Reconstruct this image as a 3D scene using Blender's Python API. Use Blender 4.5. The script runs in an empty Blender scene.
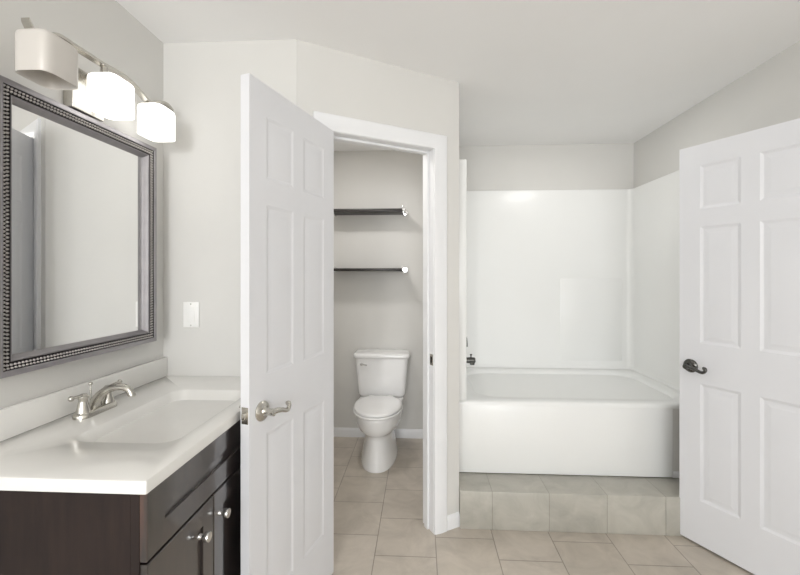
import bpy, bmesh, math, random
from math import sin, cos, pi, atan, atan2, sqrt, radians
from mathutils import Vector, Matrix

random.seed(4)
S = bpy.context.scene
COL = S.collection

# ------------------------------------------------------------------ camera
cd = bpy.data.cameras.new('camera')
cd.sensor_width = 36.0
cd.lens = 18.0
cd.shift_y = -12.5 / 800.0
cd.clip_start = 0.02
cam = bpy.data.objects.new('camera', cd)
COL.objects.link(cam)
cam.location = (0, 0, 1.38)
cam.rotation_euler = (pi / 2, 0, atan(21 / 400))
S.camera = cam

# ------------------------------------------------------------------ world, lights, exposure
wd = bpy.data.worlds.new('daylight')
S.world = wd
wd.use_nodes = True
wd.node_tree.nodes['Background'].inputs['Color'].default_value = (0.93, 0.96, 1.0, 1)
wd.node_tree.nodes['Background'].inputs['Strength'].default_value = 1.0

def area(name, loc, rot, sx, sy, power, color=(1, 1, 1), shape='RECTANGLE'):
    l = bpy.data.lights.new(name, 'AREA')
    l.shape = shape
    l.size = sx
    l.size_y = sy
    l.energy = power
    l.color = color
    o = bpy.data.objects.new(name, l)
    COL.objects.link(o)
    o.location = loc
    o.rotation_euler = rot
    return o

# unseen lights added for brightness: at the rear, behind camera, over tub, toilet room
area('rear_fill', (-0.10, -4.12, 1.45), (pi / 2, 0, 0), 2.2, 1.7, 96, (0.965, 0.985, 1.0))  # unseen area light added at the rear as daylight fill
pl = bpy.data.lights.new('point_fill', 'POINT')  # unseen point light added behind the camera to brighten room and ceiling
pl.energy = 38
pl.color = (1.0, 0.985, 0.96)
pl.shadow_soft_size = 0.09
po = bpy.data.objects.new('point_fill', pl)
COL.objects.link(po)
po.location = (-0.55, -1.45, 1.85)
area('tub_fill', (1.00, 2.55, 2.42), (0, 0, 0), 0.3, 0.3, 3.0, (1.0, 0.985, 0.96), 'DISK')  # unseen light added to lift the alcove
area('toilet_room_fill', (-0.60, 2.45, 2.41), (0, 0, 0), 0.2, 0.2, 7.8, (1.0, 0.97, 0.94), 'DISK')  # added without a fixture to brighten the toilet room

S.view_settings.view_transform = 'Standard'
S.view_settings.look = 'None'
S.view_settings.exposure = 0.12
S.view_settings.gamma = 1.0
S.view_settings.use_curve_mapping = False
S.cycles.use_denoising = True
S.cycles.max_bounces = 12
S.cycles.diffuse_bounces = 8

# ------------------------------------------------------------------ materials
def srgb(r, g, b):
    f = lambda c: c / 12.92 if c <= 0.04045 else ((c + 0.055) / 1.055) ** 2.4
    return (f(r / 255), f(g / 255), f(b / 255), 1)

def mat(name, col, rough=0.5, metal=0.0, coat=0.0, noise=0.0, nscale=8.0, bump=0.0, bscale=300.0, spec=0.5):
    m = bpy.data.materials.new(name)
    m.use_nodes = True
    nt = m.node_tree
    b = nt.nodes['Principled BSDF']
    b.inputs['Base Color'].default_value = col
    b.inputs['Roughness'].default_value = rough
    b.inputs['Metallic'].default_value = metal
    b.inputs['Specular IOR Level'].default_value = spec
    if coat:
        b.inputs['Coat Weight'].default_value = coat
        b.inputs['Coat Roughness'].default_value = 0.08
    tc = nt.nodes.new('ShaderNodeTexCoord')
    if noise:
        n = nt.nodes.new('ShaderNodeTexNoise')
        n.inputs['Scale'].default_value = nscale
        n.inputs['Detail'].default_value = 4
        nt.links.new(tc.outputs['Object'], n.inputs['Vector'])
        r = nt.nodes.new('ShaderNodeValToRGB')
        r.color_ramp.elements[0].position = 0.3
        r.color_ramp.elements[1].position = 0.7
        r.color_ramp.elements[0].color = tuple(c * (1 - noise) for c in col[:3]) + (1,)
        r.color_ramp.elements[1].color = tuple(min(1, c * (1 + noise)) for c in col[:3]) + (1,)
        nt.links.new(n.outputs['Fac'], r.inputs['Fac'])
        nt.links.new(r.outputs['Color'], b.inputs['Base Color'])
    if bump:
        n2 = nt.nodes.new('ShaderNodeTexNoise')
        n2.inputs['Scale'].default_value = bscale
        nt.links.new(tc.outputs['Object'], n2.inputs['Vector'])
        bp = nt.nodes.new('ShaderNodeBump')
        bp.inputs['Strength'].default_value = bump
        bp.inputs['Distance'].default_value = 0.002
        nt.links.new(n2.outputs['Fac'], bp.inputs['Height'])
        nt.links.new(bp.outputs['Normal'], b.inputs['Normal'])
    return m

M_WALL = mat('greige_wall_paint', srgb(213, 212, 209), 0.75, noise=0.012, nscale=3, bump=0.10, bscale=220)
M_CEIL = mat('white_ceiling_paint', srgb(242, 242, 242), 0.85, noise=0.01, nscale=3, bump=0.12, bscale=160)
M_TRIM = mat('white_gloss_trim', srgb(230, 231, 233), 0.32, noise=0.006, nscale=4)
M_DOOR = mat('white_door_paint', srgb(221, 222, 226), 0.38, noise=0.008, nscale=5, bump=0.04, bscale=120)
M_TUB = mat('white_acrylic', srgb(236, 237, 236), 0.33, coat=0.15, noise=0.006, nscale=3)
M_CHINA = mat('white_vitreous_china', srgb(238, 238, 238), 0.08, coat=0.5, noise=0.004, nscale=5)
M_SEAT = mat('white_seat_plastic', srgb(240, 240, 240), 0.2, noise=0.004, nscale=5)
M_MARBLE = mat('white_cultured_marble', srgb(228, 227, 224), 0.2, coat=0.3, noise=0.02, nscale=7)
M_NICKEL = mat('brushed_nickel', srgb(200, 197, 190), 0.25, metal=1.0, noise=0.05, nscale=60)
M_CHROME = mat('polished_chrome', srgb(225, 225, 225), 0.1, metal=1.0, noise=0.02, nscale=40)
M_NICKELDK = mat('dark_and_shaded_nickel', srgb(96, 96, 94), 0.22, metal=1.0, noise=0.08, nscale=60)  # dark nickel; on the right door's handles this is shade put into colour
M_FRAME = mat('pewter_frame', srgb(158, 155, 158), 0.42, metal=0.7, noise=0.08, nscale=30)
M_FRAMEDK = mat('dark_pewter_groove', srgb(52, 49, 50), 0.4, metal=0.5, noise=0.08, nscale=40)
M_LIP = mat('satin_pewter_lip', srgb(146, 143, 145), 0.5, metal=0.5, noise=0.06, nscale=30)
M_BEAD = mat('silver_beading', srgb(186, 182, 180), 0.28, metal=0.9, noise=0.05, nscale=60)
M_MIRROR = mat('mirror_silver', (0.93, 0.935, 0.93, 1), 0.0, metal=1.0, noise=0.001, nscale=2)
M_SHELF = mat('espresso_shelf_wood', srgb(38, 33, 31), 0.4, noise=0.2, nscale=20)
M_PLATE = mat('white_plastic_plate', srgb(240, 240, 238), 0.3, noise=0.004, nscale=20)
M_DARK = mat('dark_gap', srgb(25, 22, 21), 0.6, noise=0.1, nscale=20)
M_SEAL = mat('clear_grey_plastic', srgb(190, 192, 192), 0.2, noise=0.02, nscale=30)

def wood_mat(name, worn):
    m = mat(name, srgb(46, 37, 34), 0.3, spec=0.8, noise=0.0, coat=1.0)
    nt = m.node_tree
    b = nt.nodes['Principled BSDF']
    tc = nt.nodes['Texture Coordinate']
    mp = nt.nodes.new('ShaderNodeMapping')
    mp.inputs['Scale'].default_value = (14, 14, 1.6)
    nt.links.new(tc.outputs['Object'], mp.inputs['Vector'])
    n = nt.nodes.new('ShaderNodeTexNoise')
    n.inputs['Scale'].default_value = 3
    n.inputs['Detail'].default_value = 6
    nt.links.new(mp.outputs['Vector'], n.inputs['Vector'])
    r = nt.nodes.new('ShaderNodeValToRGB')
    r.color_ramp.elements[0].position = 0.35
    r.color_ramp.elements[1].position = 0.7
    r.color_ramp.elements[0].color = srgb(36, 29, 28)
    r.color_ramp.elements[1].color = srgb(88, 54, 42) if worn else srgb(49, 39, 36)
    nt.links.new(n.outputs['Fac'], r.inputs['Fac'])
    nt.links.new(r.outputs['Color'], b.inputs['Base Color'])
    return m
M_WOOD = wood_mat('espresso_wood', False)
M_SIDE = wood_mat('espresso_side_panel', False)
M_SIDE.node_tree.nodes['Principled BSDF'].inputs['Coat Weight'].default_value = 0.0
M_SIDE.node_tree.nodes['Principled BSDF'].inputs['Roughness'].default_value = 0.5
M_SIDE.node_tree.nodes['Principled BSDF'].inputs['Specular IOR Level'].default_value = 0.25
M_WORN = wood_mat('worn_espresso_wood', True)

def tile_mat(name, c1, c2, mortar, ox, oy, offset, axes, bw, rh, rough=0.35):
    """brick-pattern tiles; axes picks the object axes for the texture's x and y"""
    m = bpy.data.materials.new(name)
    m.use_nodes = True
    nt = m.node_tree
    b = nt.nodes['Principled BSDF']
    tc = nt.nodes.new('ShaderNodeTexCoord')
    sp = nt.nodes.new('ShaderNodeSeparateXYZ')
    nt.links.new(tc.outputs['Object'], sp.inputs['Vector'])
    cb = nt.nodes.new('ShaderNodeCombineXYZ')
    for axis, off, dst in ((axes[0], ox, 'X'), (axes[1], oy, 'Y')):
        a = nt.nodes.new('ShaderNodeMath')
        a.operation = 'ADD'
        a.inputs[1].default_value = off
        nt.links.new(sp.outputs[axis], a.inputs[0])
        nt.links.new(a.outputs[0], cb.inputs[dst])
    br = nt.nodes.new('ShaderNodeTexBrick')
    br.offset = offset
    br.offset_frequency = 2
    br.inputs['Scale'].default_value = 1.0
    br.inputs['Brick Width'].default_value = bw
    br.inputs['Row Height'].default_value = rh
    br.inputs['Mortar Size'].default_value = 0.0028
    br.inputs['Mortar Smooth'].default_value = 0.3
    br.inputs['Color1'].default_value = c1
    br.inputs['Color2'].default_value = c2
    br.inputs['Mortar'].default_value = mortar
    nt.links.new(cb.outputs[0], br.inputs['Vector'])
    n = nt.nodes.new('ShaderNodeTexNoise')
    n.inputs['Scale'].default_value = 6.0
    n.inputs['Detail'].default_value = 7
    n.inputs['Roughness'].default_value = 0.62
    n.inputs['Distortion'].default_value = 0.8
    nt.links.new(tc.outputs['Object'], n.inputs['Vector'])
    rp = nt.nodes.new('ShaderNodeValToRGB')
    rp.color_ramp.elements[0].position = 0.3
    rp.color_ramp.elements[1].position = 0.72
    rp.color_ramp.elements[0].color = (0.80, 0.79, 0.775, 1)
    rp.color_ramp.elements[1].color = (1.08, 1.07, 1.06, 1)
    nt.links.new(n.outputs['Fac'], rp.inputs['Fac'])
    mx = nt.nodes.new('ShaderNodeMix')
    mx.data_type = 'RGBA'
    mx.blend_type = 'MULTIPLY'
    mx.inputs[0].default_value = 1.0
    nt.links.new(br.outputs['Color'], mx.inputs[6])
    nt.links.new(rp.outputs['Color'], mx.inputs[7])
    nt.links.new(mx.outputs[2], b.inputs['Base Color'])
    b.inputs['Roughness'].default_value = rough
    bp = nt.nodes.new('ShaderNodeBump')
    bp.invert = True
    bp.inputs['Strength'].default_value = 0.5
    bp.inputs['Distance'].default_value = 0.002
    nt.links.new(br.outputs['Fac'], bp.inputs['Height'])
    nt.links.new(bp.outputs['Normal'], b.inputs['Normal'])
    return m

T = 0.303
M_FLOOR = tile_mat('beige_floor_tile', srgb(196, 188, 178), srgb(190, 182, 171), srgb(152, 144, 134),
                   -1.96 - T / 2 + 20 * T, 0.228 + 20 * T, 0.5, ('Y', 'X'), T, T)
M_STEP = tile_mat('grey_beige_step_tile', srgb(182, 180, 172), srgb(174, 172, 164), srgb(160, 157, 148),
                  -0.385 + 20 * T, 40.0, 0.0, ('X', 'Z'), T, 100.0)

def emit_mat(name, col, emis, strength):
    m = mat(name, col, 0.25, noise=0.004, nscale=10)
    b = m.node_tree.nodes['Principled BSDF']
    b.inputs['Emission Color'].default_value = emis
    b.inputs['Emission Strength'].default_value = strength
    return m
M_LIT = emit_mat('lit_frosted_glass', srgb(215, 214, 210), (1.0, 0.985, 0.95, 1), 1.7)
M_UNLIT = mat('unlit_frosted_glass', srgb(207, 203, 198), 0.35, noise=0.01, nscale=6)

# ------------------------------------------------------------------ geometry helpers
def finish(bm, name, m, parent=None, smooth=True, loc=None, rotz=0.0, angle=35):
    bmesh.ops.remove_doubles(bm, verts=bm.verts, dist=1e-6)
    bmesh.ops.recalc_face_normals(bm, faces=bm.faces)
    me = bpy.data.meshes.new(name)
    bm.to_mesh(me)
    bm.free()
    ms = m if isinstance(m, (list, tuple)) else [m]
    for k in ms:
        me.materials.append(k)
    if smooth:
        me.polygons.foreach_set('use_smooth', [True] * len(me.polygons))
        me.set_sharp_from_angle(angle=radians(angle))
    o = bpy.data.objects.new(name, me)
    COL.objects.link(o)
    if parent is not None:
        o.parent = parent
    if loc is not None:
        o.location = loc
    o.rotation_euler = (0, 0, rotz)
    return o

def box(bm, lo, hi, bev=0.0, seg=2, mi=0):
    r = bmesh.ops.create_cube(bm, size=1)
    vs = r['verts']
    c = [(lo[i] + hi[i]) / 2 for i in range(3)]
    d = [hi[i] - lo[i] for i in range(3)]
    for v in vs:
        v.co = Vector((c[0] + v.co.x * d[0], c[1] + v.co.y * d[1], c[2] + v.co.z * d[2]))
    fs = set(f for v in vs for f in v.link_faces)
    if bev > 0:
        es = list(set(e for v in vs for e in v.link_edges))
        g = bmesh.ops.bevel(bm, geom=es, offset=bev, segments=seg, affect='EDGES', profile=0.5)
        fs |= set(g['faces'])
    if mi:
        for f in fs:
            if f.is_valid:
                f.material_index = mi
    return vs

def loft(bm, rings, close_ends=True, closed=True):
    vr = [[bm.verts.new(p) for p in r] for r in rings]
    n = len(rings[0])
    for a, b in zip(vr, vr[1:]):
        for i in range(n if closed else n - 1):
            j = (i + 1) % n
            try:
                bm.faces.new((a[i], a[j], b[j], b[i]))
            except ValueError:
                pass
    if close_ends:
        bm.faces.new(vr[0][::-1])
        bm.faces.new(vr[-1])
    return vr

def lathe(bm, prof, origin=(0, 0, 0), axis='Z', n=32):
    rings = []
    for r, h in prof:
        ring = []
        for i in range(n):
            t = 2 * pi * i / n
            a, b = r * cos(t), r * sin(t)
            p = {'Z': (a, b, h), 'Y': (a, h, b), 'X': (h, a, b)}[axis]
            ring.append((p[0] + origin[0], p[1] + origin[1], p[2] + origin[2]))
        rings.append(ring)
    loft(bm, rings)

def tube(bm, pts, radii, n=14, sub=6, flat=1.0):
    """smooth round tube through points (Catmull-Rom)"""
    P = [Vector(p) for p in pts]
    R = list(radii) if hasattr(radii, '__len__') else [radii] * len(P)
    Q, RR = [], []
    for i in range(len(P) - 1):
        p0, p1, p2, p3 = P[max(i - 1, 0)], P[i], P[i + 1], P[min(i + 2, len(P) - 1)]
        for k in range(sub):
            t = k / sub
            Q.append(0.5 * ((2 * p1) + (p2 - p0) * t + (2 * p0 - 5 * p1 + 4 * p2 - p3) * t * t + (3 * p1 - p0 - 3 * p2 + p3) * t ** 3))
            RR.append(R[i] * (1 - t) + R[i + 1] * t)
    Q.append(P[-1])
    RR.append(R[-1])
    rings = []
    up = None
    for i, q in enumerate(Q):
        d = (Q[min(i + 1, len(Q) - 1)] - Q[max(i - 1, 0)]).normalized()
        if up is None:
            up = d.orthogonal().normalized()
        up = (up - d * up.dot(d)).normalized()
        s = d.cross(up)
        rings.append([q + RR[i] * (cos(2 * pi * k / n) * up + flat * sin(2 * pi * k / n) * s) for k in range(n)])
    loft(bm, rings)

def rrect(x0, y0, x1, y1, r, z, k=6):
    """rounded rectangle ring"""
    out = []
    for cx, cy, a in ((x1 - r, y1 - r, 0), (x0 + r, y1 - r, pi / 2), (x0 + r, y0 + r, pi), (x1 - r, y0 + r, 1.5 * pi)):
        for i in range(k + 1):
            t = a + pi / 2 * i / k
            out.append((cx + r * cos(t), cy + r * sin(t), z))
    return out

def thing(name, label, cat, loc=(0, 0, 0), rotz=0.0, group=None):
    o = bpy.data.objects.new(name, None)
    o.empty_display_size = 0.1
    COL.objects.link(o)
    o.location = loc
    o.rotation_euler = (0, 0, rotz)
    o['label'] = label
    o['category'] = cat
    if group:
        o['group'] = group
    return o

def tag(o, label, cat, group=None):
    o['label'] = label
    o['category'] = cat
    if group:
        o['group'] = group
    return o

def struct(o, label=None, cat=None):
    o['kind'] = 'structure'
    if label:
        o['label'] = label
        o['category'] = cat
    return o

def sbox(name, lo, hi, m, bev=0.0):
    bm = bmesh.new()
    box(bm, lo, hi, bev)
    return struct(finish(bm, name, m, smooth=False))

# ------------------------------------------------------------------ room shell
XL, XR, CEIL = -1.177, 1.71, 2.44
YB, YT, YTUB, YREAR = 1.771, 3.39, 3.315, -4.20
A = Vector((-0.557, 1.774, 0))
B = Vector((0.21, 2.222, 0))
DW = (B - A).normalized()                       # along the diagonal wall
NW = Vector((DW.y, -DW.x, 0))                   # towards the room
ANG = atan2(DW.y, DW.x)
LW = (B - A).length

struct(sbox('floor', (-1.35, YREAR - 0.1, -0.08), (1.90, 3.55, 0.0), M_FLOOR), 'beige floor tiles laid in offset rows', 'floor')
struct(sbox('ceiling', (-1.35, YREAR - 0.1, CEIL), (1.90, 3.55, CEIL + 0.08), M_CEIL), 'smooth white ceiling', 'ceiling')
struct(sbox('wall_left', (XL - 0.1, YREAR, 0), (XL, YB + 0.11, CEIL), M_WALL), 'greige wall behind the vanity and the framed mirror', 'wall')
struct(sbox('wall_back', (XL, YB, 0), (A.x, YB + 0.11, CEIL), M_WALL), 'pale wall at the far end of the vanity', 'wall')

# diagonal wall with the toilet room doorway (local frame: x along the wall, -y towards the room)
OP0, OP1, OPZ = 0.152, 0.722, 2.05
bm = bmesh.new()
box(bm, (0, 0, 0), (OP0 - 0.018, 0.11, CEIL))
box(bm, (OP1 + 0.018, 0, 0), (LW, 0.11, CEIL))
box(bm, (OP0 - 0.018, 0, OPZ + 0.018), (OP1 + 0.018, 0.11, CEIL))
struct(finish(bm, 'wall_diagonal', M_WALL, smooth=False, loc=A, rotz=ANG), 'diagonal grey wall with the toilet room doorway', 'wall')

sbox('wall_partition', (0.10, 2.29, 0), (0.21, YTUB, CEIL), M_WALL)
bm = bmesh.new()                                # front end of the partition that meets the diagonal wall
loft(bm, [[(0.10, 2.29, z), (0.155, 2.30, z), (0.21, 2.222, z), (0.21, 2.29, z)] for z in (0, CEIL)])
struct(finish(bm, 'wall_partition_end', M_WALL, smooth=False))
sbox('wall_toilet_back', (-0.95, YT, 0), (0.10, YT + 0.1, CEIL), M_WALL)
sbox('wall_toilet_left', (-0.95, YB + 0.11, 0), (-0.85, YT, CEIL), M_WALL)
sbox('wall_tub_back', (0.10, YTUB, 0), (XR + 0.1, YTUB + 0.1, CEIL), M_WALL)
bm = bmesh.new()                                # right wall with a doorway for the open door
RY0, RY1 = 1.02, 1.655
box(bm, (XR, YREAR, 0), (XR + 0.1, RY0, CEIL))
box(bm, (XR, RY1, 0), (XR + 0.1, YTUB, CEIL))
box(bm, (XR, RY0, OPZ), (XR + 0.1, RY1, CEIL))
box(bm, (XR + 0.1, RY0 - 0.1, 0), (XR + 0.13, RY1 + 0.1, CEIL))     # back of the closet behind the doorway
struct(finish(bm, 'wall_right', M_WALL, smooth=False), 'greige wall on the right above the open door', 'wall')
bm = bmesh.new()                                # rear wall; unseen window opening added for fill light
WX0, WX1, WZ0, WZ1 = -1.15, 1.10, 0.60, 2.30
box(bm, (XL - 0.1, YREAR - 0.1, 0), (WX0, YREAR, CEIL))
box(bm, (WX1, YREAR - 0.1, 0), (XR + 0.1, YREAR, CEIL))
box(bm, (WX0, YREAR - 0.1, 0), (WX1, YREAR, WZ0))
box(bm, (WX0, YREAR - 0.1, WZ1), (WX1, YREAR, CEIL))
struct(finish(bm, 'wall_rear', M_WALL, smooth=False))
bm = bmesh.new()
for lo, hi in (((WX0, YREAR - 0.08, WZ0), (WX0 + 0.05, YREAR - 0.03, WZ1)), ((WX1 - 0.05, YREAR - 0.08, WZ0), (WX1, YREAR - 0.03, WZ1)),
               ((WX0, YREAR - 0.08, WZ0), (WX1, YREAR - 0.03, WZ0 + 0.05)), ((WX0, YREAR - 0.08, WZ1 - 0.05), (WX1, YREAR - 0.03, WZ1))):
    box(bm, lo, hi, 0.004)
struct(finish(bm, 'added_window_1', M_TRIM))  # frame of the unseen window added behind the camera

# casing and jamb round the toilet room doorway
def casing(name, x0, x1, zt, w, th, m, loc, rotz, y0=0.0):
    """mitred casing with a moulded profile round a doorway; local x along wall, -y into the room"""
    prof = [(0.0, 0.0), (0.0, th * 0.55), (w * 0.10, th * 0.75), (w * 0.22, th * 0.80), (w * 0.30, th * 0.95),
            (w * 0.75, th), (w * 0.92, th * 0.95), (w, th * 0.7), (w, 0.0)]
    rings = []
    for (px, pz, ux, uz) in ((x0, 0, -1, 0), (x0, zt, -1, 1), (x1, zt, 1, 1), (x1, 0, 1, 0)):
        rings.append([(px + ux * a, y0 - h, pz + uz * a) for a, h in prof])
    bm = bmesh.new()
    loft(bm, rings)
    return struct(finish(bm, name, m, loc=loc, rotz=rotz, angle=25))
struct(casing('trim_1', OP0 - 0.002, OP1 + 0.002, OPZ + 0.002, 0.077, 0.017, M_TRIM, A, ANG), 'white moulded casing round the toilet room doorway', 'door casing')
bm = bmesh.new()
for lo, hi in (((OP0 - 0.018, 0, 0), (OP0, 0.112, OPZ + 0.018)), ((OP1, 0, 0), (OP1 + 0.018, 0.112, OPZ + 0.018)),
               ((OP0, 0, OPZ), (OP1, 0.112, OPZ + 0.018)),
               ((OP0, 0.045, 0), (OP0 + 0.011, 0.078, OPZ)), ((OP1 - 0.011, 0.045, 0), (OP1, 0.078, OPZ)),
               ((OP0, 0.045, OPZ - 0.011), (OP1, 0.078, OPZ))):
    box(bm, lo, hi, 0.001, 1)
jamb = struct(finish(bm, 'trim_2', M_TRIM, loc=A, rotz=ANG), 'white door jamb with stop strips in the toilet room doorway', 'door jamb')
bm = bmesh.new()
box(bm, (OP1 - 0.0022, 0.004, 0.895), (OP1 + 0.0005, 0.034, 0.955), 0.001, 1)
box(bm, (OP1 - 0.0028, 0.010, 0.908), (OP1 - 0.002, 0.028, 0.942), 0.0, mi=1)
sp = finish(bm, 'strike_plate', [M_NICKEL, M_DARK], jamb)
struct(casing('trim_3', -RY1, -RY0, OPZ, 0.055, 0.014, M_TRIM, (XR, 0, 0), -pi / 2))

def baseboard(name, p, q, n, h=0.075, t=0.012, z0=0.0):
    p, q, n = Vector(p), Vector(q), Vector(n).normalized()
    prof = [(0, 0), (t, 0), (t, h * 0.72), (t * 0.75, h * 0.86), (t * 0.45, h * 0.93), (t * 0.3, h), (0, h)]
    bm = bmesh.new()
    loft(bm, [[e + n * a + Vector((0, 0, z0 + b)) for a, b in prof] for e in (p, q)])
    return struct(finish(bm, name, M_TRIM, angle=25))
baseboard('baseboard_toilet_back', (-0.85, YT, 0), (0.10, YT, 0), (0, -1, 0))
baseboard('baseboard_toilet_right', (0.10, YT, 0), (0.10, 2.31, 0), (-1, 0, 0))
baseboard('baseboard_toilet_left', (-0.85, YB + 0.12, 0), (-0.85, YT, 0), (1, 0, 0))
baseboard('baseboard_diagonal', A + DW * (OP1 + 0.08), A + DW * (LW - 0.003), NW, t=0.013)

# tiled step in front of the tub
bm = bmesh.new()
box(bm, (0.212, 2.187, 0.0), (1.708, 2.395, 0.206), 0.004, 2)
st = finish(bm, 'tiled_step', M_STEP)
tag(st, 'low grey-beige tiled step in front of the bathtub', 'step')

# short wall beside the tub apron, under the tub deck
wing = sbox('wall_wing', (1.457, 2.402, 0.206), (1.709, 2.47, 0.605), M_WALL)
baseboard('baseboard_wing', (1.457, 2.402, 0), (1.709, 2.402, 0), (0, -1, 0), h=0.035, t=0.006, z0=0.206)

# ------------------------------------------------------------------ doors
def door_slab(w, z0, z1, th, panels, relief=1.0):
    """six raised panels moulded into both faces; local x along the door, y through it (0 = front, th = back)"""
    bm = bmesh.new()
    xs = sorted(set([0, w] + [p[0] for p in panels] + [p[2] for p in panels]))
    zs = sorted(set([z0, z1] + [p[1] for p in panels] + [p[3] for p in panels]))
    def is_panel(xa, za, xb, zb):
        for p in panels:
            if p[0] - 1e-6 <= xa and xb <= p[2] + 1e-6 and p[1] - 1e-6 <= za and zb <= p[3] + 1e-6:
                return True
        return False
    for y, s in ((0, 1), (th, -1)):
        for i in range(len(xs) - 1):
            for j in range(len(zs) - 1):
                if not is_panel(xs[i], zs[j], xs[i + 1], zs[j + 1]):
                    bm.faces.new([bm.verts.new(p) for p in ((xs[i], y, zs[j]), (xs[i + 1], y, zs[j]), (xs[i + 1], y, zs[j + 1]), (xs[i], y, zs[j + 1]))])
        for (a, b, c, d) in panels:
            rings = []
            for ins, dep in ((0, 0), (0.006, 0.003), (0.013, 0.0055), (0.018, 0.0055), (0.036, 0.0018), (0.040, 0.0012)):
                rings.append([(a + ins, y + s * dep * relief, b + ins), (c - ins, y + s * dep * relief, b + ins), (c - ins, y + s * dep * relief, d - ins), (a + ins, y + s * dep * relief, d - ins)])
            vr = loft(bm, rings, close_ends=False)
            bm.faces.new(vr[-1])
    for k in range(len(zs) - 1):
        for x in (0, w):
            bm.faces.new([bm.verts.new(p) for p in ((x, 0, zs[k]), (x, th, zs[k]), (x, th, zs[k + 1]), (x, 0, zs[k + 1]))])
    for k in range(len(xs) - 1):
        for z in (z0, z1):
            bm.faces.new([bm.verts.new(p) for p in ((xs[k], 0, z), (xs[k + 1], 0, z), (xs[k + 1], th, z), (xs[k], th, z))])
    return bm

def handle(parent, x, z, y, side, m, flip=1):
    """lever handle; side -1 = sticks out to -y; lever runs along +x * flip"""
    bm = bmesh.new()
    prof = [(0.0, 0.0), (0.034, 0.0), (0.0345, 0.004), (0.030, 0.009), (0.024, 0.012), (0.016, 0.014), (0.0125, 0.020), (0.0115, 0.036), (0.013, 0.044), (0.012, 0.052), (0.0, 0.054)]
    lathe(bm, [(r, y + side * h) for r, h in prof], (x, 0, z), 'Y', 28)
    h = finish(bm, 'door_handle', m, parent)
    bm = bmesh.new()
    f = flip
    yy = lambda d: y + side * d
    tube(bm, [(x - f * 0.002, yy(0.044), z), (x + f * 0.018, yy(0.048), z + 0.001), (x + f * 0.042, yy(0.050), z - 0.004),
              (x + f * 0.066, yy(0.050), z - 0.013), (x + f * 0.080, yy(0.049), z - 0.014), (x + f * 0.090, yy(0.048), z - 0.004),
              (x + f * 0.089, yy(0.047), z + 0.006), (x + f * 0.081, yy(0.046), z + 0.006)],
         [0.010, 0.0095, 0.0085, 0.008, 0.0078, 0.0075, 0.0078, 0.0085], 12, 5)
    finish(bm, 'lever', m, h)
    return h

def hinge(parent, x, y, z, m):
    bm = bmesh.new()
    lathe(bm, [(0.0, -0.046), (0.004, -0.046), (0.006, -0.043), (0.006, 0.043), (0.004, 0.046), (0.0, 0.046)], (x, y, z), 'Z', 14)
    box(bm, (x - 0.001, min(y, y + 0.03), z - 0.044), (x + 0.0015, max(y, y + 0.03), z + 0.044))
    return finish(bm, 'hinge', m, parent)

def panels_for(w, stile, mull):
    pw = (w - 2 * stile - mull) / 2
    out = []
    for xa in (stile, stile + pw + mull):
        for za, zb in ((0.235, 0.83), (1.035, 1.625), (1.715, 1.935)):
            out.append((xa, za, xa + pw, zb))
    return out

# toilet room door: free edge towards the camera
p0, p1 = Vector((-0.562, 1.283, 0)), Vector((-0.402, 1.825, 0))
W1 = (p1 - p0).length
a1 = atan2(p1.y - p0.y, p1.x - p0.x)
d1 = finish(door_slab(W1, 0.012, 2.042, 0.035, panels_for(W1, 0.088, 0.07), 0.5), 'door_1', M_DOOR, loc=p0, rotz=a1, angle=12)
struct(d1, 'white six-panel toilet room door standing open beside the vanity', 'door')
# front (-y local) is the face seen from the camera
handle(d1, 0.062, 0.915, 0.0, -1, M_NICKEL)
handle(d1, 0.062, 0.915, 0.035, 1, M_NICKEL)
bm = bmesh.new()
box(bm, (-0.0016, 0.004, 0.888), (0.0005, 0.031, 0.944), 0.001, 1)
box(bm, (-0.012, 0.011, 0.906), (0.0, 0.024, 0.926), 0.003, 2)
finish(bm, 'latch_plate', M_NICKEL, d1)
for z in (0.24, 1.03, 1.84):
    hinge(d1, W1 + 0.004, 0.030, z, M_NICKEL)

# entry of the closet on the right: latch edge far from the camera
q0, q1 = Vector((1.365, 2.19, 0)), Vector((1.661, 1.656, 0))
W2 = (q1 - q0).length
a2 = atan2(q1.y - q0.y, q1.x - q0.x)
d2 = finish(door_slab(W2, 0.012, 2.042, 0.035, panels_for(W2, 0.098, 0.072)), 'door_2', M_DOOR, loc=q0, rotz=a2, angle=12)
struct(d2, 'white six-panel door standing open on the right in front of the bathtub', 'door')
handle(d2, 0.055, 0.912, 0.0, -1, M_NICKELDK)
handle(d2, 0.055, 0.912, 0.035, 1, M_NICKELDK)
for z in (0.24, 1.03, 1.84):
    hinge(d2, W2 + 0.004, 0.030, z, M_NICKEL)

# ------------------------------------------------------------------ vanity cabinet
CY0, CY1, CX1, CTOP = 0.875, 1.766, -0.638, 0.889
cab = thing('vanity_cabinet', 'dark espresso wood vanity cabinet with chrome knobs under the white sink top', 'cabinet', ((XL + CX1) / 2, (CY0 + CY1) / 2, 0))
ox, oy = cab.location.x, cab.location.y
def cb(lo, hi):
    return (lo[0] - ox, lo[1] - oy, lo[2]), (hi[0] - ox, hi[1] - oy, hi[2])
bm = bmesh.new()
box(bm, *cb((XL + 0.002, CY0, 0.0), (CX1 - 0.02, CY0 + 0.018, CTOP)), 0.001, 1)     # near side
box(bm, *cb((XL + 0.002, CY1 - 0.018, 0.0), (CX1 - 0.02, CY1, CTOP)), 0.001, 1)     # far side
box(bm, *cb((XL + 0.002, CY0 + 0.018, 0.10), (CX1 - 0.02, CY1 - 0.018, 0.118)))     # bottom
box(bm, *cb((XL + 0.002, CY0 + 0.018, 0.0), (XL + 0.012, CY1 - 0.018, CTOP)))       # back
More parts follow.
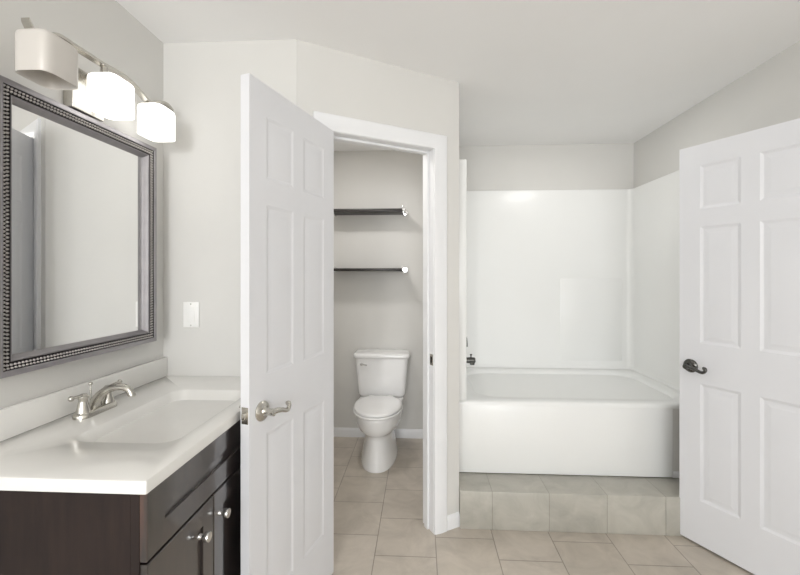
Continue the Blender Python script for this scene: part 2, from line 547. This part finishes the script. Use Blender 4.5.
box(bm, *cb((CX1 - 0.085, CY0 + 0.018, 0.0), (CX1 - 0.07, CY1 - 0.018, 0.10)))      # toe kick
finish(bm, 'body', M_SIDE, cab)
bm = bmesh.new()                                                                    # face frame
FX0 = CX1 - 0.02
for lo, hi in (((FX0, CY0 + 0.03, 0.845), (CX1, CY1, CTOP)), ((FX0, CY0 + 0.03, 0.70), (CX1, CY1, 0.745)), ((FX0, CY0 + 0.03, 0.10), (CX1, CY1, 0.14)),
               ((FX0, CY1 - 0.04, 0.10), (CX1, CY1, CTOP)), ((FX0, CY0, 0.0), (CX1, CY0 + 0.03, CTOP)), ((FX0, 1.44, 0.10), (CX1, 1.475, CTOP))):
    box(bm, *cb(lo, hi))
ff = finish(bm, 'face_frame', M_SIDE, cab)
def shaker(y0, y1, z0, z1, name, rail=0.055, th=0.018, rec=0.008):
    bm = bmesh.new()
    x0, x1 = CX1 + 0.0005, CX1 + th
    o = [(y0, z0), (y1, z0), (y1, z1), (y0, z1)]
    i = [(y0 + rail, z0 + rail), (y1 - rail, z0 + rail), (y1 - rail, z1 - rail), (y0 + rail, z1 - rail)]
    e = 0.002
    oe = [(y0 + e, z0 + e), (y1 - e, z0 + e), (y1 - e, z1 - e), (y0 + e, z1 - e)]
    L = lambda x, r: [(x - ox, a - oy, b) for a, b in r]
    loft(bm, [L(x0, o), L(x1 - e, o), L(x1, oe), L(x1, i), L(x1 - rec, i)])
    return finish(bm, name, M_WOOD, cab, angle=20)
def knob(parent, y, z):
    bm = bmesh.new()
    lathe(bm, [(0.0, 0.0), (0.009, 0.0), (0.0085, 0.004), (0.0065, 0.010), (0.0075, 0.014), (0.0128, 0.0165), (0.0138, 0.018), (0.0138, 0.029), (0.0130, 0.0305), (0.0, 0.031)],
          (CX1 + 0.018 - ox, y - oy, z), 'X', 24)
    k = finish(bm, 'knob', M_CHROME, parent)
    return k
df = shaker(0.8775, 1.456, 0.727, 0.886, 'drawer_front', 0.062)
bm = bmesh.new()
box(bm, *cb((CX1 + 0.0005, 0.8755, 0.727), (CX1 + 0.0175, 0.8778, 0.886)), 0.0006, 1)
we = finish(bm, 'worn_edge', M_WORN, df)
we['label'] = 'reddish worn end of the drawer front'
ca = shaker(0.8775, 1.165, 0.125, 0.720, 'cabinet_door')
cbd = shaker(1.169, 1.456, 0.125, 0.720, 'cabinet_door')
knob(ca, 1.088, 0.648)
knob(cbd, 1.200, 0.648)
for z0, z1 in ((0.727, 0.886), (0.43, 0.720), (0.125, 0.423)):
    dr = shaker(1.463, 1.758, z0, z1, 'drawer', 0.045)
    knob(dr, 1.61, (z0 + z1) / 2)

# ------------------------------------------------------------------ vanity top with integral basin
TX1, TY0, TY1, TZ = -0.613, 0.862, 1.769, 0.920
vt = thing('sink_countertop', 'white cultured marble vanity top with built-in rectangular basin and backsplash', 'countertop', ((XL + TX1) / 2, (TY0 + TY1) / 2, CTOP))
ox2, oy2, oz2 = vt.location
def L2(ring):
    return [(p[0] - ox2, p[1] - oy2, p[2] - oz2) for p in ring]
bx0, by0, bx1, by1 = -0.985, 1.055, -0.675, 1.565
bm = bmesh.new()
X0 = XL + 0.001
loft(bm, [L2(rrect(X0, TY0, TX1, TY1, 0.004, CTOP + 0.0005)), L2(rrect(X0, TY0, TX1, TY1, 0.004, TZ - 0.007)),
          L2(rrect(X0 + 0.002, TY0 + 0.002, TX1 - 0.002, TY1 - 0.001, 0.004, TZ - 0.002)), L2(rrect(X0 + 0.005, TY0 + 0.007, TX1 - 0.007, TY1 - 0.002, 0.004, TZ)),
          L2(rrect(bx0, by0, bx1, by1, 0.055, TZ)), L2(rrect(bx0 + 0.004, by0 + 0.004, bx1 - 0.004, by1 - 0.004, 0.053, TZ - 0.003)),
          L2(rrect(bx0 + 0.014, by0 + 0.020, bx1 - 0.012, by1 - 0.020, 0.052, TZ - 0.016)),
          L2(rrect(bx0 + 0.035, by0 + 0.090, bx1 - 0.025, by1 - 0.090, 0.05, TZ - 0.070)),
          L2(rrect(bx0 + 0.07, by0 + 0.13, bx1 - 0.06, by1 - 0.13, 0.04, TZ - 0.09))])
finish(bm, 'counter', M_MARBLE, vt, angle=40)
bm = bmesh.new()
box(bm, (X0 - ox2, TY0 - oy2, TZ - oz2), (X0 + 0.02 - ox2, TY1 - oy2, 1.006 - oz2), 0.003, 2)
finish(bm, 'backsplash', M_MARBLE, vt)
bm = bmesh.new()
lathe(bm, [(0.0, 0.0005), (0.021, 0.0005), (0.0225, 0.003), (0.018, 0.005), (0.013, 0.003), (0.0, 0.003)], ((bx0 + bx1) / 2 - ox2, (by0 + by1) / 2 - oy2, TZ - 0.0905 - oz2), 'Z', 24)
finish(bm, 'drain', M_CHROME, vt)

# ------------------------------------------------------------------ faucet
fc = thing('sink_faucet', 'brushed nickel two-handle faucet behind the vanity basin', 'faucet', (-1.090, 1.288, TZ))
bm = bmesh.new()
loft(bm, [rrect(-0.027, -0.078, 0.027, 0.078, 0.026, 0.0004), rrect(-0.027, -0.078, 0.027, 0.078, 0.026, 0.010), rrect(-0.024, -0.074, 0.024, 0.074, 0.0235, 0.016), rrect(-0.019, -0.066, 0.019, 0.066, 0.018, 0.019)])
finish(bm, 'base', M_NICKEL, fc)
bm = bmesh.new()
tube(bm, [(-0.004, 0, 0.016), (0.000, 0, 0.036), (0.018, 0, 0.060), (0.050, 0, 0.080), (0.085, 0, 0.086), (0.112, 0, 0.079), (0.124, 0, 0.062), (0.125, 0, 0.056)],
     [0.019, 0.017, 0.0145, 0.0125, 0.0115, 0.011, 0.0115, 0.0115], 16, 6)
finish(bm, 'spout', M_NICKEL, fc)
for s in (-1, 1):
    bm = bmesh.new()
    lathe(bm, [(0.0, 0.014), (0.021, 0.014), (0.0205, 0.020), (0.0165, 0.034), (0.0130, 0.050), (0.0125, 0.058), (0.0145, 0.062), (0.0140, 0.070), (0.008, 0.076), (0.0, 0.077)], (0, s * 0.051, 0), 'Z', 22)
    tube(bm, [(0, s * 0.051, 0.069), (0.003, s * 0.070, 0.073), (0.004, s * 0.090, 0.075), (0.004, s * 0.098, 0.075)], [0.006, 0.0048, 0.0045, 0.007], 10, 5)
    bmesh.ops.create_uvsphere(bm, u_segments=14, v_segments=10, radius=0.0085, matrix=Matrix.Translation((0.004, s * 0.100, 0.075)))
    finish(bm, 'faucet_handle', M_NICKEL, fc)
bm = bmesh.new()
tube(bm, [(-0.019, 0, 0.016), (-0.019, 0, 0.05), (-0.019, 0, 0.092)], 0.0028, 8, 3)
bmesh.ops.create_uvsphere(bm, u_segments=12, v_segments=8, radius=0.0065, matrix=Matrix.Translation((-0.019, 0, 0.095)))
finish(bm, 'lift_rod', M_NICKEL, fc)

# ------------------------------------------------------------------ framed mirror on the left wall
# local frame: x along the wall (world +y), y up from the wall into the room = world +x, z up
MW, MH = 0.642, 0.827
MC = Vector((XL + 0.004, (1.016 + 1.658) / 2, 1.097 + MH / 2))
mir = thing('framed_mirror', 'rectangular wall mirror in a beaded dark pewter frame above the vanity', 'mirror', MC, pi / 2 + radians(-0.7))
# with rotz = 90 deg local x -> world y, local y -> world -x; room side is local -y
def mring(ins, h):
    x, z = MW / 2 - ins, MH / 2 - ins
    return [(-x, -h, -z), (x, -h, -z), (x, -h, z), (-x, -h, z)]
bm = bmesh.new()
loft(bm, [mring(i, h) for i, h in ((0.0, 0.004), (0.0, 0.034), (0.002, 0.039), (0.005, 0.040), (0.016, 0.040), (0.018, 0.038))], close_ends=False)
finish(bm, 'frame', M_FRAME, mir, angle=30)
bm = bmesh.new()
loft(bm, [mring(i, h) for i, h in ((0.018, 0.038), (0.019, 0.033), (0.0365, 0.032), (0.0375, 0.0355), (0.039, 0.036), (0.040, 0.0355), (0.041, 0.033))], close_ends=False)
finish(bm, 'bead_channel', M_FRAMEDK, mir, angle=30)
bm = bmesh.new()
loft(bm, [mring(i, h) for i, h in ((0.041, 0.033), (0.0425, 0.0345), (0.0455, 0.033), (0.050, 0.023), (0.0535, 0.019), (0.056, 0.012), (0.056, 0.003))], close_ends=False)
finish(bm, 'inner_lip', M_LIP, mir, angle=30)
bm = bmesh.new()
def bead(cx, cz, y, a, b, h):
    """low dome bead"""
    n = 8
    r0 = [bm.verts.new((cx + a * cos(2 * pi * k / n), y, cz + b * sin(2 * pi * k / n))) for k in range(n)]
    r1 = [bm.verts.new((cx + 0.62 * a * cos(2 * pi * k / n), y - h * 0.75, cz + 0.62 * b * sin(2 * pi * k / n))) for k in range(n)]
    t = bm.verts.new((cx, y - h, cz))
    for k in range(n):
        bm.faces.new((r0[k], r0[(k + 1) % n], r1[(k + 1) % n], r1[k]))
        bm.faces.new((r1[k], r1[(k + 1) % n], t))
for ins, rad, h in ((0.0232, 0.0040, 0.006), (0.0325, 0.0040, 0.006)):
    x, z = MW / 2 - ins, MH / 2 - ins
    nx, nz = int(round(2 * x / 0.0108)), int(round(2 * z / 0.0108))
    y = -0.0322
    for k in range(nx):
        px = -x + 2 * x * k / nx
        bead(px, z, y, rad, rad, h)
        bead(-px, -z, y, rad, rad, h)
    for k in range(nz):
        pz = -z + 2 * z * k / nz
        bead(-x, pz, y, rad, rad, h)
        bead(x, -pz, y, rad, rad, h)
finish(bm, 'beading', M_BEAD, mir, angle=80)
bm = bmesh.new()
x, z = MW / 2 - 0.055, MH / 2 - 0.055
loft(bm, [[(-a, -h, -b), (a, -h, -b), (a, -h, b), (-a, -h, b)] for a, b, h in ((x + 0.006, z + 0.006, 0.003), (x + 0.006, z + 0.006, 0.0100))])
finish(bm, 'mirror_glass', M_MIRROR, mir, smooth=False)

# ------------------------------------------------------------------ vanity light
VLY = 1.320
vl = thing('vanity_light', 'three-shade vanity light bar with brushed nickel wave band above the mirror', 'wall light', (XL, VLY, 1.97))
bm = bmesh.new()
box(bm, (0.001, -0.066, -0.038), (0.036, 0.066, 0.104), 0.004, 2)
finish(bm, 'backplate', M_NICKEL, vl)
bm = bmesh.new()
WAVE = [(1.048, 2.086), (1.060, 2.068), (1.078, 2.060), (1.105, 2.080), (1.14, 2.097), (1.20, 2.099), (1.31, 2.101), (1.40, 2.108),
        (1.45, 2.102), (1.50, 2.087), (1.545, 2.072), (1.58, 2.087), (1.62, 2.105), (1.66, 2.109), (1.692, 2.098)]
def wz(y):
    Y = y + VLY
    Y = min(max(Y, WAVE[0][0]), WAVE[-1][0])
    for i in range(len(WAVE) - 1):
        if WAVE[i][0] <= Y <= WAVE[i + 1][0]:
            p1, p2 = WAVE[i], WAVE[i + 1]
            p0, p3 = WAVE[max(i - 1, 0)], WAVE[min(i + 2, len(WAVE) - 1)]
            h = p2[0] - p1[0]
            m1 = (p2[1] - p0[1]) / (p2[0] - p0[0]) * h
            m2 = (p3[1] - p1[1]) / (p3[0] - p1[0]) * h
            t = (Y - p1[0]) / h
            return (2 * t ** 3 - 3 * t * t + 1) * p1[1] + (t ** 3 - 2 * t * t + t) * m1 + (3 * t * t - 2 * t ** 3) * p2[1] + (t ** 3 - t * t) * m2 - 1.97
ys = [WAVE[0][0] - VLY + (WAVE[-1][0] - WAVE[0][0]) * k / 110 for k in range(111)]
rings = []
for y in ys:
    zc = wz(y)
    rings.append([(0.074, y, zc - 0.0045), (0.099, y, zc - 0.0045), (0.099, y, zc + 0.0045), (0.074, y, zc + 0.0045)])
loft(bm, rings)
box(bm, (0.030, -0.012, 0.078), (0.080, 0.012, 0.098), 0.003)
finish(bm, 'wave_band', M_NICKEL, vl, angle=40)
for k, y in enumerate((-0.235, 0.0, 0.235)):
    lit = k > 0
    def ring(z, s=1.0):
        pts = []
        for i in range(40):
            t = 2 * pi * i / 40
            e = 2.0 / 4.6
            c_, s_ = cos(t), sin(t)
            pts.append((0.116 + s * 0.051 * math.copysign(abs(c_) ** e, c_), y + s * 0.060 * math.copysign(abs(s_) ** e, s_), z))
        return pts
    bm = bmesh.new()
    z0, z1 = -0.036, 0.080
    loft(bm, [ring(z1 - 0.012, 0.35), ring(z1, 0.40), ring(z1, 0.88), ring(z1 - 0.004, 0.96), ring(z1 - 0.012, 1.0), ring(z0 + 0.002, 1.0), ring(z0, 0.985), ring(z0 + 0.003, 0.95), ring(z0 + 0.04, 0.93), ring(z1 - 0.02, 0.90)])
    sh = finish(bm, 'lamp_shade', M_LIT if lit else M_UNLIT, vl, angle=50)
    sh['label'] = 'glowing white glass shade' if lit else 'unlit grey glass shade'
    bm = bmesh.new()
    lathe(bm, [(0.0, z1 - 0.008), (0.020, z1 - 0.008), (0.020, z1 + 0.004), (0.012, z1 + 0.008), (0.010, wz(y) + 0.002), (0.0, wz(y) + 0.002)], (0.088, y, 0), 'Z', 20)
    finish(bm, 'shade_holder', M_NICKEL, vl)

# ------------------------------------------------------------------ wall switch plate
sw = thing('switch_plate', 'white switch plate on the pale wall beyond the vanity top', 'light switch', (-1.044, YB, 1.20))
bm = bmesh.new()
box(bm, (-0.037, -0.006, -0.058), (0.037, -0.0005, 0.058), 0.003, 2)
finish(bm, 'plate', M_PLATE, sw)
bm = bmesh.new()
box(bm, (-0.017, -0.009, -0.033), (0.017, -0.0055, 0.033), 0.0015, 2)
finish(bm, 'rocker', M_PLATE, sw)
for z in (-0.048, 0.048):
    bm = bmesh.new()
    lathe(bm, [(0.0, -0.0055), (0.003, -0.0055), (0.003, -0.0068), (0.0, -0.0072)], (0, 0, z), 'Y', 10)
    finish(bm, 'screw', M_NICKEL, sw)

# ------------------------------------------------------------------ toilet
tl = thing('toilet', 'white two-piece toilet with closed lid in the small toilet room', 'toilet', (-0.318, YT, 0))
def egg(w, yf, yb, z, n=48, yc=None, e=2.3):
    """oval outline, narrower at the front; y runs from yb (back) to yf (front, negative)"""
    yc = yb + (yf - yb) * 0.42 if yc is None else yc
    pts = []
    for i in range(n):
        t = 2 * pi * i / n
        c_, s_ = cos(t), sin(t)
        x = w * math.copysign(abs(c_) ** (2 / e), c_)
        ly = (yb - yc) if s_ > 0 else (yc - yf)
        ee = 2.6 if s_ > 0 else 2.0
        pts.append((x, yc + ly * math.copysign(abs(s_) ** (2 / ee), s_), z))
    return pts
bm = bmesh.new()
loft(bm, [egg(0.136, -0.618, -0.09, 0.0), egg(0.139, -0.620, -0.088, 0.012), egg(0.136, -0.617, -0.09, 0.03), egg(0.122, -0.606, -0.10, 0.10),
          egg(0.113, -0.598, -0.10, 0.16), egg(0.108, -0.592, -0.10, 0.215), egg(0.112, -0.594, -0.10, 0.240), egg(0.133, -0.618, -0.10, 0.258),
          egg(0.158, -0.648, -0.10, 0.285), egg(0.172, -0.666, -0.09, 0.325), egg(0.177, -0.676, -0.08, 0.372), egg(0.178, -0.679, -0.06, 0.391),
          egg(0.173, -0.673, -0.06, 0.400), egg(0.120, -0.610, -0.09, 0.402)])
finish(bm, 'bowl', M_CHINA, tl, angle=60)
bm = bmesh.new()
loft(bm, [rrect(-0.155, -0.215, 0.155, -0.02, 0.04, 0.335), rrect(-0.175, -0.225, 0.175, -0.015, 0.04, 0.39), rrect(-0.175, -0.225, 0.175, -0.015, 0.04, 0.404), rrect(-0.165, -0.215, 0.165, -0.025, 0.04, 0.408)])
finish(bm, 'tank_shelf', M_CHINA, tl)
bm = bmesh.new()
loft(bm, [egg(0.176, -0.681, -0.235, 0.4025), egg(0.181, -0.687, -0.230, 0.406), egg(0.183, -0.689, -0.230, 0.414), egg(0.179, -0.684, -0.232, 0.4195), egg(0.120, -0.61, -0.26, 0.420)])
finish(bm, 'seat', M_SEAT, tl)
bm = bmesh.new()
loft(bm, [egg(0.168, -0.673, -0.235, 0.4230), egg(0.176, -0.681, -0.230, 0.4255), egg(0.177, -0.682, -0.230, 0.434), egg(0.171, -0.674, -0.233, 0.441), egg(0.150, -0.648, -0.245, 0.4435), egg(0.05, -0.52, -0.40, 0.445)])
finish(bm, 'seat_lid', M_SEAT, tl, angle=60)
for s in (-1, 1):
    bm = bmesh.new()
    box(bm, (s * 0.075 - 0.022, -0.236, 0.408), (s * 0.075 + 0.022, -0.205, 0.436), 0.006, 3)
    finish(bm, 'seat_hinge', M_SEAT, tl)
bm = bmesh.new()
def tk(w, yf, z, r=0.035):
    return rrect(-w, yf, w, -0.012, r, z)
loft(bm, [tk(0.165, -0.165, 0.409), tk(0.180, -0.178, 0.415), tk(0.190, -0.186, 0.435), tk(0.196, -0.192, 0.50), tk(0.208, -0.200, 0.65), tk(0.213, -0.203, 0.728), tk(0.213, -0.203, 0.734)])
finish(bm, 'tank', M_CHINA, tl, angle=50)
bm = bmesh.new()
loft(bm, [tk(0.218, -0.207, 0.7345), tk(0.226, -0.215, 0.740), tk(0.228, -0.217, 0.758), tk(0.224, -0.213, 0.771), tk(0.212, -0.200, 0.777), tk(0.15, -0.14, 0.778)])
finish(bm, 'tank_lid', M_CHINA, tl, angle=60)
bm = bmesh.new()
lathe(bm, [(0.0, -0.202), (0.011, -0.202), (0.011, -0.212), (0.008, -0.220), (0.0, -0.221)], (-0.158, 0, 0.690), 'Y', 16)
tube(bm, [(-0.168, -0.217, 0.691), (-0.140, -0.218, 0.689), (-0.112, -0.217, 0.684)], [0.0055, 0.005, 0.0065], 10, 4)
finish(bm, 'flush_lever', M_CHROME, tl)
tl.scale = (1.0, 1.0, 0.965)

# ------------------------------------------------------------------ shelves above the toilet
def shelf(z, label):
    t = thing('wall_shelf', label, 'shelf', (-0.435, YT, z), 0, 'dark shelves above the toilet')
    bm = bmesh.new()
    box(bm, (-0.295, -0.205, -0.012), (0.292, -0.004, 0.010), 0.002, 2)
    finish(bm, 'board', M_SHELF, t)
    for s in (-1, 1):
        x = s * 0.300
        bm = bmesh.new()
        box(bm, (x - 0.010, -0.200, -0.016), (x + 0.010, -0.0015, 0.014), 0.004, 2)
        lathe(bm, [(0.0, -0.228), (0.012, -0.228), (0.017, -0.222), (0.017, -0.206), (0.012, -0.199), (0.0, -0.199)], (x, 0, 0.0), 'Y', 18)
        lathe(bm, [(0.0, -0.012), (0.022, -0.012), (0.026, -0.006), (0.026, -0.0015), (0.0, -0.0015)], (x, 0, 0.0), 'Y', 20)
        b = finish(bm, 'bracket', M_CHROME, t)
        bm = bmesh.new()
        box(bm, (x - 0.006 - s * 0.006, -0.212, -0.028), (x + 0.006 - s * 0.006, -0.203, 0.030), 0.002, 2)
        finish(bm, 'clip', M_CHROME, b)
shelf(1.902, 'upper of the two dark shelves on the toilet room wall')
shelf(1.424, 'lower of the two dark shelves, nearer the toilet tank')

# ------------------------------------------------------------------ bathtub
TBZ = 0.632
tub = thing('bathtub', 'white alcove bathtub behind the tiled step', 'bathtub', (0.95, 2.83, 0.207))
ox3, oy3, oz3 = tub.location
def L3(ring):
    return [(p[0] - ox3, p[1] - oy3, p[2] - oz3) for p in ring]
DX0, DX1, DY0, DY1 = 0.213, 1.706, 2.392, 3.300
bm = bmesh.new()
loft(bm, [L3(rrect(DX0, DY0 + 0.02, DX1, DY1, 0.004, TBZ - 0.024)), L3(rrect(DX0, DY0, DX1, DY1, 0.006, TBZ - 0.024)), L3(rrect(DX0, DY0, DX1, DY1, 0.006, TBZ - 0.014)),
          L3(rrect(DX0, DY0 + 0.004, DX1, DY1, 0.008, TBZ - 0.004)), L3(rrect(DX0 + 0.004, DY0 + 0.014, DX1 - 0.004, DY1 - 0.004, 0.010, TBZ)),
          L3(rrect(0.335, DY0 + 0.085, 1.60, 3.19, 0.16, TBZ)), L3(rrect(0.345, DY0 + 0.097, 1.59, 3.18, 0.155, TBZ - 0.010)),
          L3(rrect(0.365, DY0 + 0.11, 1.56, 3.165, 0.15, TBZ - 0.05)), L3(rrect(0.43, DY0 + 0.145, 1.47, 3.13, 0.14, TBZ - 0.28)), L3(rrect(0.50, DY0 + 0.20, 1.39, 3.07, 0.11, TBZ - 0.335))])
finish(bm, 'tub_shell', M_TUB, tub, angle=50)
bm = bmesh.new()
box(bm, (DX0 - ox3, DY0 + 0.001 - oy3, 0.0005), (1.455 - ox3, DY0 + 0.03 - oy3, TBZ - 0.022 - oz3), 0.003, 2)
finish(bm, 'apron', M_TUB, tub)
bm = bmesh.new()
lathe(bm, [(0.0, 0.0), (0.028, 0.0), (0.030, 0.003), (0.022, 0.006), (0.0, 0.006)], (0.62 - ox3, 2.80 - oy3, TBZ - 0.335 - oz3), 'Z', 20)
finish(bm, 'drain', M_CHROME, tub)

# surround: one moulded skin round three walls, built on a plan path with rounded corners
sur = thing('tub_surround', 'glossy white three-wall surround panels above the bathtub', 'tub surround', (0.95, 3.29, TBZ))
ox4, oy4, oz4 = sur.location
def upath(off, r):
    x0, x1, y1, y0 = 0.214 + off, XR - 0.002 - off, YTUB - 0.003 - off, 2.392
    pts = [(x0, y0)]
    for i in range(9):
        t = pi - pi / 2 * i / 8
        pts.append((x0 + r + r * cos(t), y1 - r + r * sin(t)))
    for i in range(9):
        t = pi / 2 - pi / 2 * i / 8
        pts.append((x1 - r + r * cos(t), y1 - r + r * sin(t)))
    pts.append((x1, y0))
    return pts
def skin(offs):
    bm = bmesh.new()
    rows = []
    for off, r, z in offs:
        rows.append([(p[0] - ox4, p[1] - oy4, z - oz4) for p in upath(off, r)])
    back = [[(p[0] - ox4, p[1] - oy4, z - oz4) for p in upath(0.0, 0.004)] for z in (offs[-1][2], offs[0][2])]
    rings = rows + back
    vr = [[bm.verts.new(p) for p in r] for r in rings]
    n = len(vr[0])
    for k in range(len(vr)):
        a, b = vr[k], vr[(k + 1) % len(vr)]
        for i in range(n - 1):
            bm.faces.new((a[i], a[i + 1], b[i + 1], b[i]))
    bm.faces.new([v[0] for v in vr])
    bm.faces.new([v[-1] for v in vr][::-1])
    return bm
SZ = 2.067
finish(skin([(0.045, 0.05, TBZ + 0.0005), (0.036, 0.05, TBZ + 0.02), (0.032, 0.05, TBZ + 0.03), (0.030, 0.05, TBZ + 0.7), (0.030, 0.05, SZ - 0.012), (0.027, 0.05, SZ - 0.003), (0.022, 0.05, SZ)]), 'panel', M_TUB, sur, angle=40)
bm = bmesh.new()                               # front flange on the left
box(bm, (0.214 - ox4, 2.386 - oy4, 0.0005), (0.270 - ox4, 2.412 - oy4, SZ - oz4), 0.007, 3)
finish(bm, 'front_flange', M_TUB, sur)
bm = bmesh.new()                               # shallow moulded field low on the back panel
box(bm, (1.12 - ox4, YTUB - 0.0355 - oy4, 0.06), (1.60 - ox4, YTUB - 0.030 - oy4, 0.72), 0.002, 2)
finish(bm, 'raised_field', M_TUB, sur)

# tub spout and valve on the left end wall
sp = tag(None or thing('tub_spout', 'dark metal tub spout on the left surround panel', 'tub spout', (0.246, 2.86, 0.775)), 'dark metal tub spout on the left surround panel', 'tub spout')
bm = bmesh.new()
lathe(bm, [(0.0, 0.0), (0.026, 0.0), (0.026, 0.006), (0.020, 0.010), (0.019, 0.05), (0.022, 0.11), (0.021, 0.132), (0.016, 0.138), (0.0, 0.138)], (0, 0, 0), 'X', 20)
box(bm, (0.100, -0.016, -0.032), (0.132, 0.016, -0.004), 0.006, 2)
finish(bm, 'spout_body', M_NICKELDK, sp)
bm = bmesh.new()
lathe(bm, [(0.0, 0.018), (0.004, 0.018), (0.004, 0.034), (0.008, 0.036), (0.008, 0.044), (0.0, 0.045)], (0.108, 0, 0), 'Z', 12)
finish(bm, 'diverter_knob', M_NICKELDK, sp)
vv = thing('tub_valve', 'round dark metal shower valve plate above the tub spout', 'shower valve', (0.246, 2.86, 0.96))
bm = bmesh.new()
lathe(bm, [(0.0, 0.0), (0.075, 0.0), (0.076, 0.004), (0.060, 0.010), (0.030, 0.014), (0.028, 0.05), (0.022, 0.058), (0.0, 0.06)], (0, 0, 0), 'X', 28)
finish(bm, 'valve_plate', M_NICKELDK, vv)
bm = bmesh.new()
tube(bm, [(0.052, 0, 0), (0.070, 0, -0.02), (0.076, 0, -0.055), (0.076, 0, -0.088)], [0.010, 0.0085, 0.0075, 0.009], 12, 5)
finish(bm, 'valve_lever', M_NICKELDK, vv)
